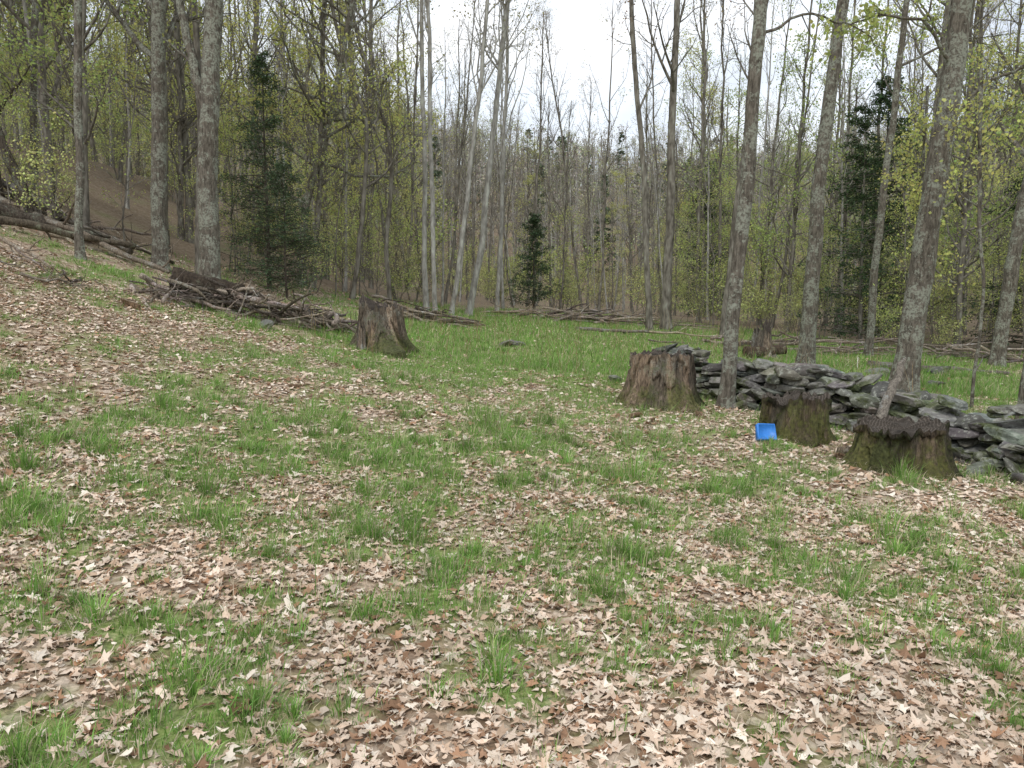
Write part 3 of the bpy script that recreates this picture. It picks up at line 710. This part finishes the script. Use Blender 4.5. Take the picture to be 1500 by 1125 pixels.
brush('brush_pile', -9.0, -7.0, 12.2, 13.4, 12, .1, 206, (.6, 1.5), (.01, .025))
rl = np.random.default_rng(77)
def one(name, p, q_, r, mat, z0=0, z1=0, tint=(1, 1, 1), wob=.04, taper=.7, twigs=0):
    mb = MB(); o = (p[0], p[1], float(H(*p)))
    log(mb, p, q_, r, rl, z0, z1, 14, tint, wob, taper, twigs)
    mb.V = [v - np.array(o) for v in mb.V]; mb.obj(name, [mat], o)
one('rotting_log', (-6.3, 15.0), (-5.0, 15.1), .2, M_dark, .12, .22, (.6, .55, .5), .04, .85)
one('rotting_log', (-6.6, 15.6), (-5.2, 15.8), .16, M_dark, .2, .25, (.7, .65, .6))
one('fallen_branch', (-9.9, 14.6), (-7.9, 13.7), .045, M_dead, .15, 0, (1.5, 1.4, 1.3), .04, .5, 3)
one('fallen_log', (-12.6, 19.5), (-8.8, 18.6), .11, M_dead, .3, .0, (1.1, 1.1, 1.1), .05, .6, 2)
one('fallen_log', (-11.5, 17.2), (-9.4, 18.4), .15, M_dark, .05, .05)
one('fallen_log', (-11.8, 18.3), (-7.4, 16.9), .08, M_dead, .2, 0, (1.2, 1.15, 1.1), .05, .6, 3)
one('fallen_log', (-10.4, 16.2), (-8.1, 17.6), .09, M_dark, 0, .3, (1.3, 1.3, 1.2), .05, .6, 2)
one('fallen_log', (5.6, 19.0), (6.7, 19.4), .16, M_dark, 0, 0, (1, .9, .8))
one('fallen_log', (2.0, 24.8), (4.9, 23.5), .06, M_dead, 0, 0, (1, 1, 1), .05, .5, 3)
one('fallen_log', (8.0, 17.8), (11.5, 18.4), .09, M_dead, 0, 0, (1, 1, 1), .05, .5, 3)
one('fallen_branch', (3.5, 8.35), (3.75, 8.2), .05, M_dead, 0, .02, (1, .9, .8))
mb = MB(); p0 = np.array([3.98, 8.75, float(H(3.98, 8.75)) + .02]); p1 = np.array([4.62, 9.35, float(H(4.62, 9.35)) + .98])
t = np.linspace(0, 1, 14)[:, None]; P = p0 + (p1 - p0) * t + rl.normal(0, .008, (14, 3))
R = .06 * (1 - .4 * t[:, 0]); R[0] = .02; R[-1] = .008
a = np.arange(10) / 10 * 2 * PI; mod = (.55 + .6 * np.abs(np.cos(a)))[None, None] * (1 + .15 * rl.uniform(-1, 1, (1, 14, 10)))
v, f = tubes(P[None], R[None], 10, mod); mb.add(v - p0, f, 0, (1.25, 1.28, 1.32)); mb.obj('weathered_rail', [M_dead], tuple(p0))

mb = MB(); rgc = np.random.default_rng(3)
for (x, y, s) in [(-6.0, 12.6, .22), (1.55, 9.9, .13), (1.7, 9.6, .08), (2.8, 8.6, .08), (3.4, 8.1, .1), (-2.6, 9.4, .08), (2.45, 10.2, .10)]:
    rock(mb, (x, y, float(H(x, y)) + s * .2), (s * 1.5, s * .8, s * .5), rgc.uniform(0, 6), rgc, (1.1, .85, .65), .3)
mb.obj('bark_chunks', [M_dead])

# ------------------------------------------------------------------ blue plastic box
def blue():
    m, nt, nd, ln = newmat('blue_plastic')
    tc = nd.new('ShaderNodeTexCoord').outputs['Object']; n1 = noise(nd, ln, tc, 30, 4, .6)
    c = ramp(nd, ln, n1.outputs[0], [(.3, (.03, .19, .62)), (.7, (.05, .26, .74))])
    out(nd, ln, bsdf(nd, ln, c, .4, n1.outputs[0], .1, .002, .4)); return m
bm = bmesh.new(); bmesh.ops.create_cube(bm, size=1)
for v in bm.verts: v.co.x *= .225; v.co.y *= .075; v.co.z *= .185
for v in bm.verts:
    if v.co.z > 0: v.co.x *= .9
fr = [f for f in bm.faces if f.normal.y < -.9]
bmesh.ops.inset_region(bm, faces=fr, thickness=.018, depth=0)
fr = [f for f in bm.faces if f.normal.y < -.9 and f.calc_area() > .015]
bmesh.ops.inset_region(bm, faces=fr, thickness=.004, depth=-.008)
bmesh.ops.bevel(bm, geom=[e for e in bm.edges], offset=.006, segments=2, affect='EDGES', clamp_overlap=True)
me = bpy.data.meshes.new('blue_plastic_box'); bm.to_mesh(me); bm.free(); me.materials.append(blue())
for p in me.polygons: p.use_smooth = True
link('blue_plastic_box', me, (2.84, 8.8, float(H(2.84, 8.8)) + .09), None, (-.4, .05, .12))
one('marker_stake', (7.35, 16.9), (7.38, 16.95), .012, M_pale, 0, .25, (2.4, 2.4, 2.3), .001)

# ------------------------------------------------------------------ sky, sun, camera
sc = bpy.context.scene
w = bpy.data.worlds.new("World"); sc.world = w; w.use_nodes = True
nt = w.node_tree; nd = nt.nodes; ln = nt.links; nd.clear()
sky = nd.new('ShaderNodeTexSky'); sky.sky_type = 'NISHITA'; sky.sun_disc = False
sky.sun_elevation = math.radians(52); sky.sun_rotation = math.radians(200)
tc = nd.new('ShaderNodeTexCoord').outputs['Generated']
n1 = noise(nd, ln, mapping(nd, ln, tc, (1, 1, 2.2)), 2.6, 4, .55)
cl = ramp(nd, ln, n1.outputs[0], [(.32, (.54, .59, .67)), (.5, (.76, .81, .87)), (.64, (.97, .98, 1.0))])
clb = mix(nd, ln, 1.0, cl, (15, 15, 15), 'MULTIPLY')
cm = mix(nd, ln, .88, sky.outputs[0], clb)
bg = nd.new('ShaderNodeBackground'); bg.inputs[1].default_value = .1
ln.new(cm, bg.inputs[0]); ow = nd.new('ShaderNodeOutputWorld'); ln.new(bg.outputs[0], ow.inputs[0])
sd = bpy.data.lights.new('sun', 'SUN'); sd.energy = 1.5; sd.angle = math.radians(14); sd.color = (1, .97, .92)
so = link('sun', sd, (0, 0, 30)); so.rotation_euler = (math.radians(38), 0, math.radians(-20))
cd = bpy.data.cameras.new('camera'); cd.lens = 28; cd.sensor_width = 36; cd.clip_end = 2000
co = link('camera', cd, (0, 0, 1.6)); co.rotation_euler = (math.radians(90 - 6.45), 0, 0)
sc.camera = co
sc.view_settings.view_transform = 'Standard'; sc.view_settings.look = 'None'; sc.view_settings.exposure = 0
print('forest trees', cnt, 'H0', float(H(0, 0)), float(H(0, 4)))
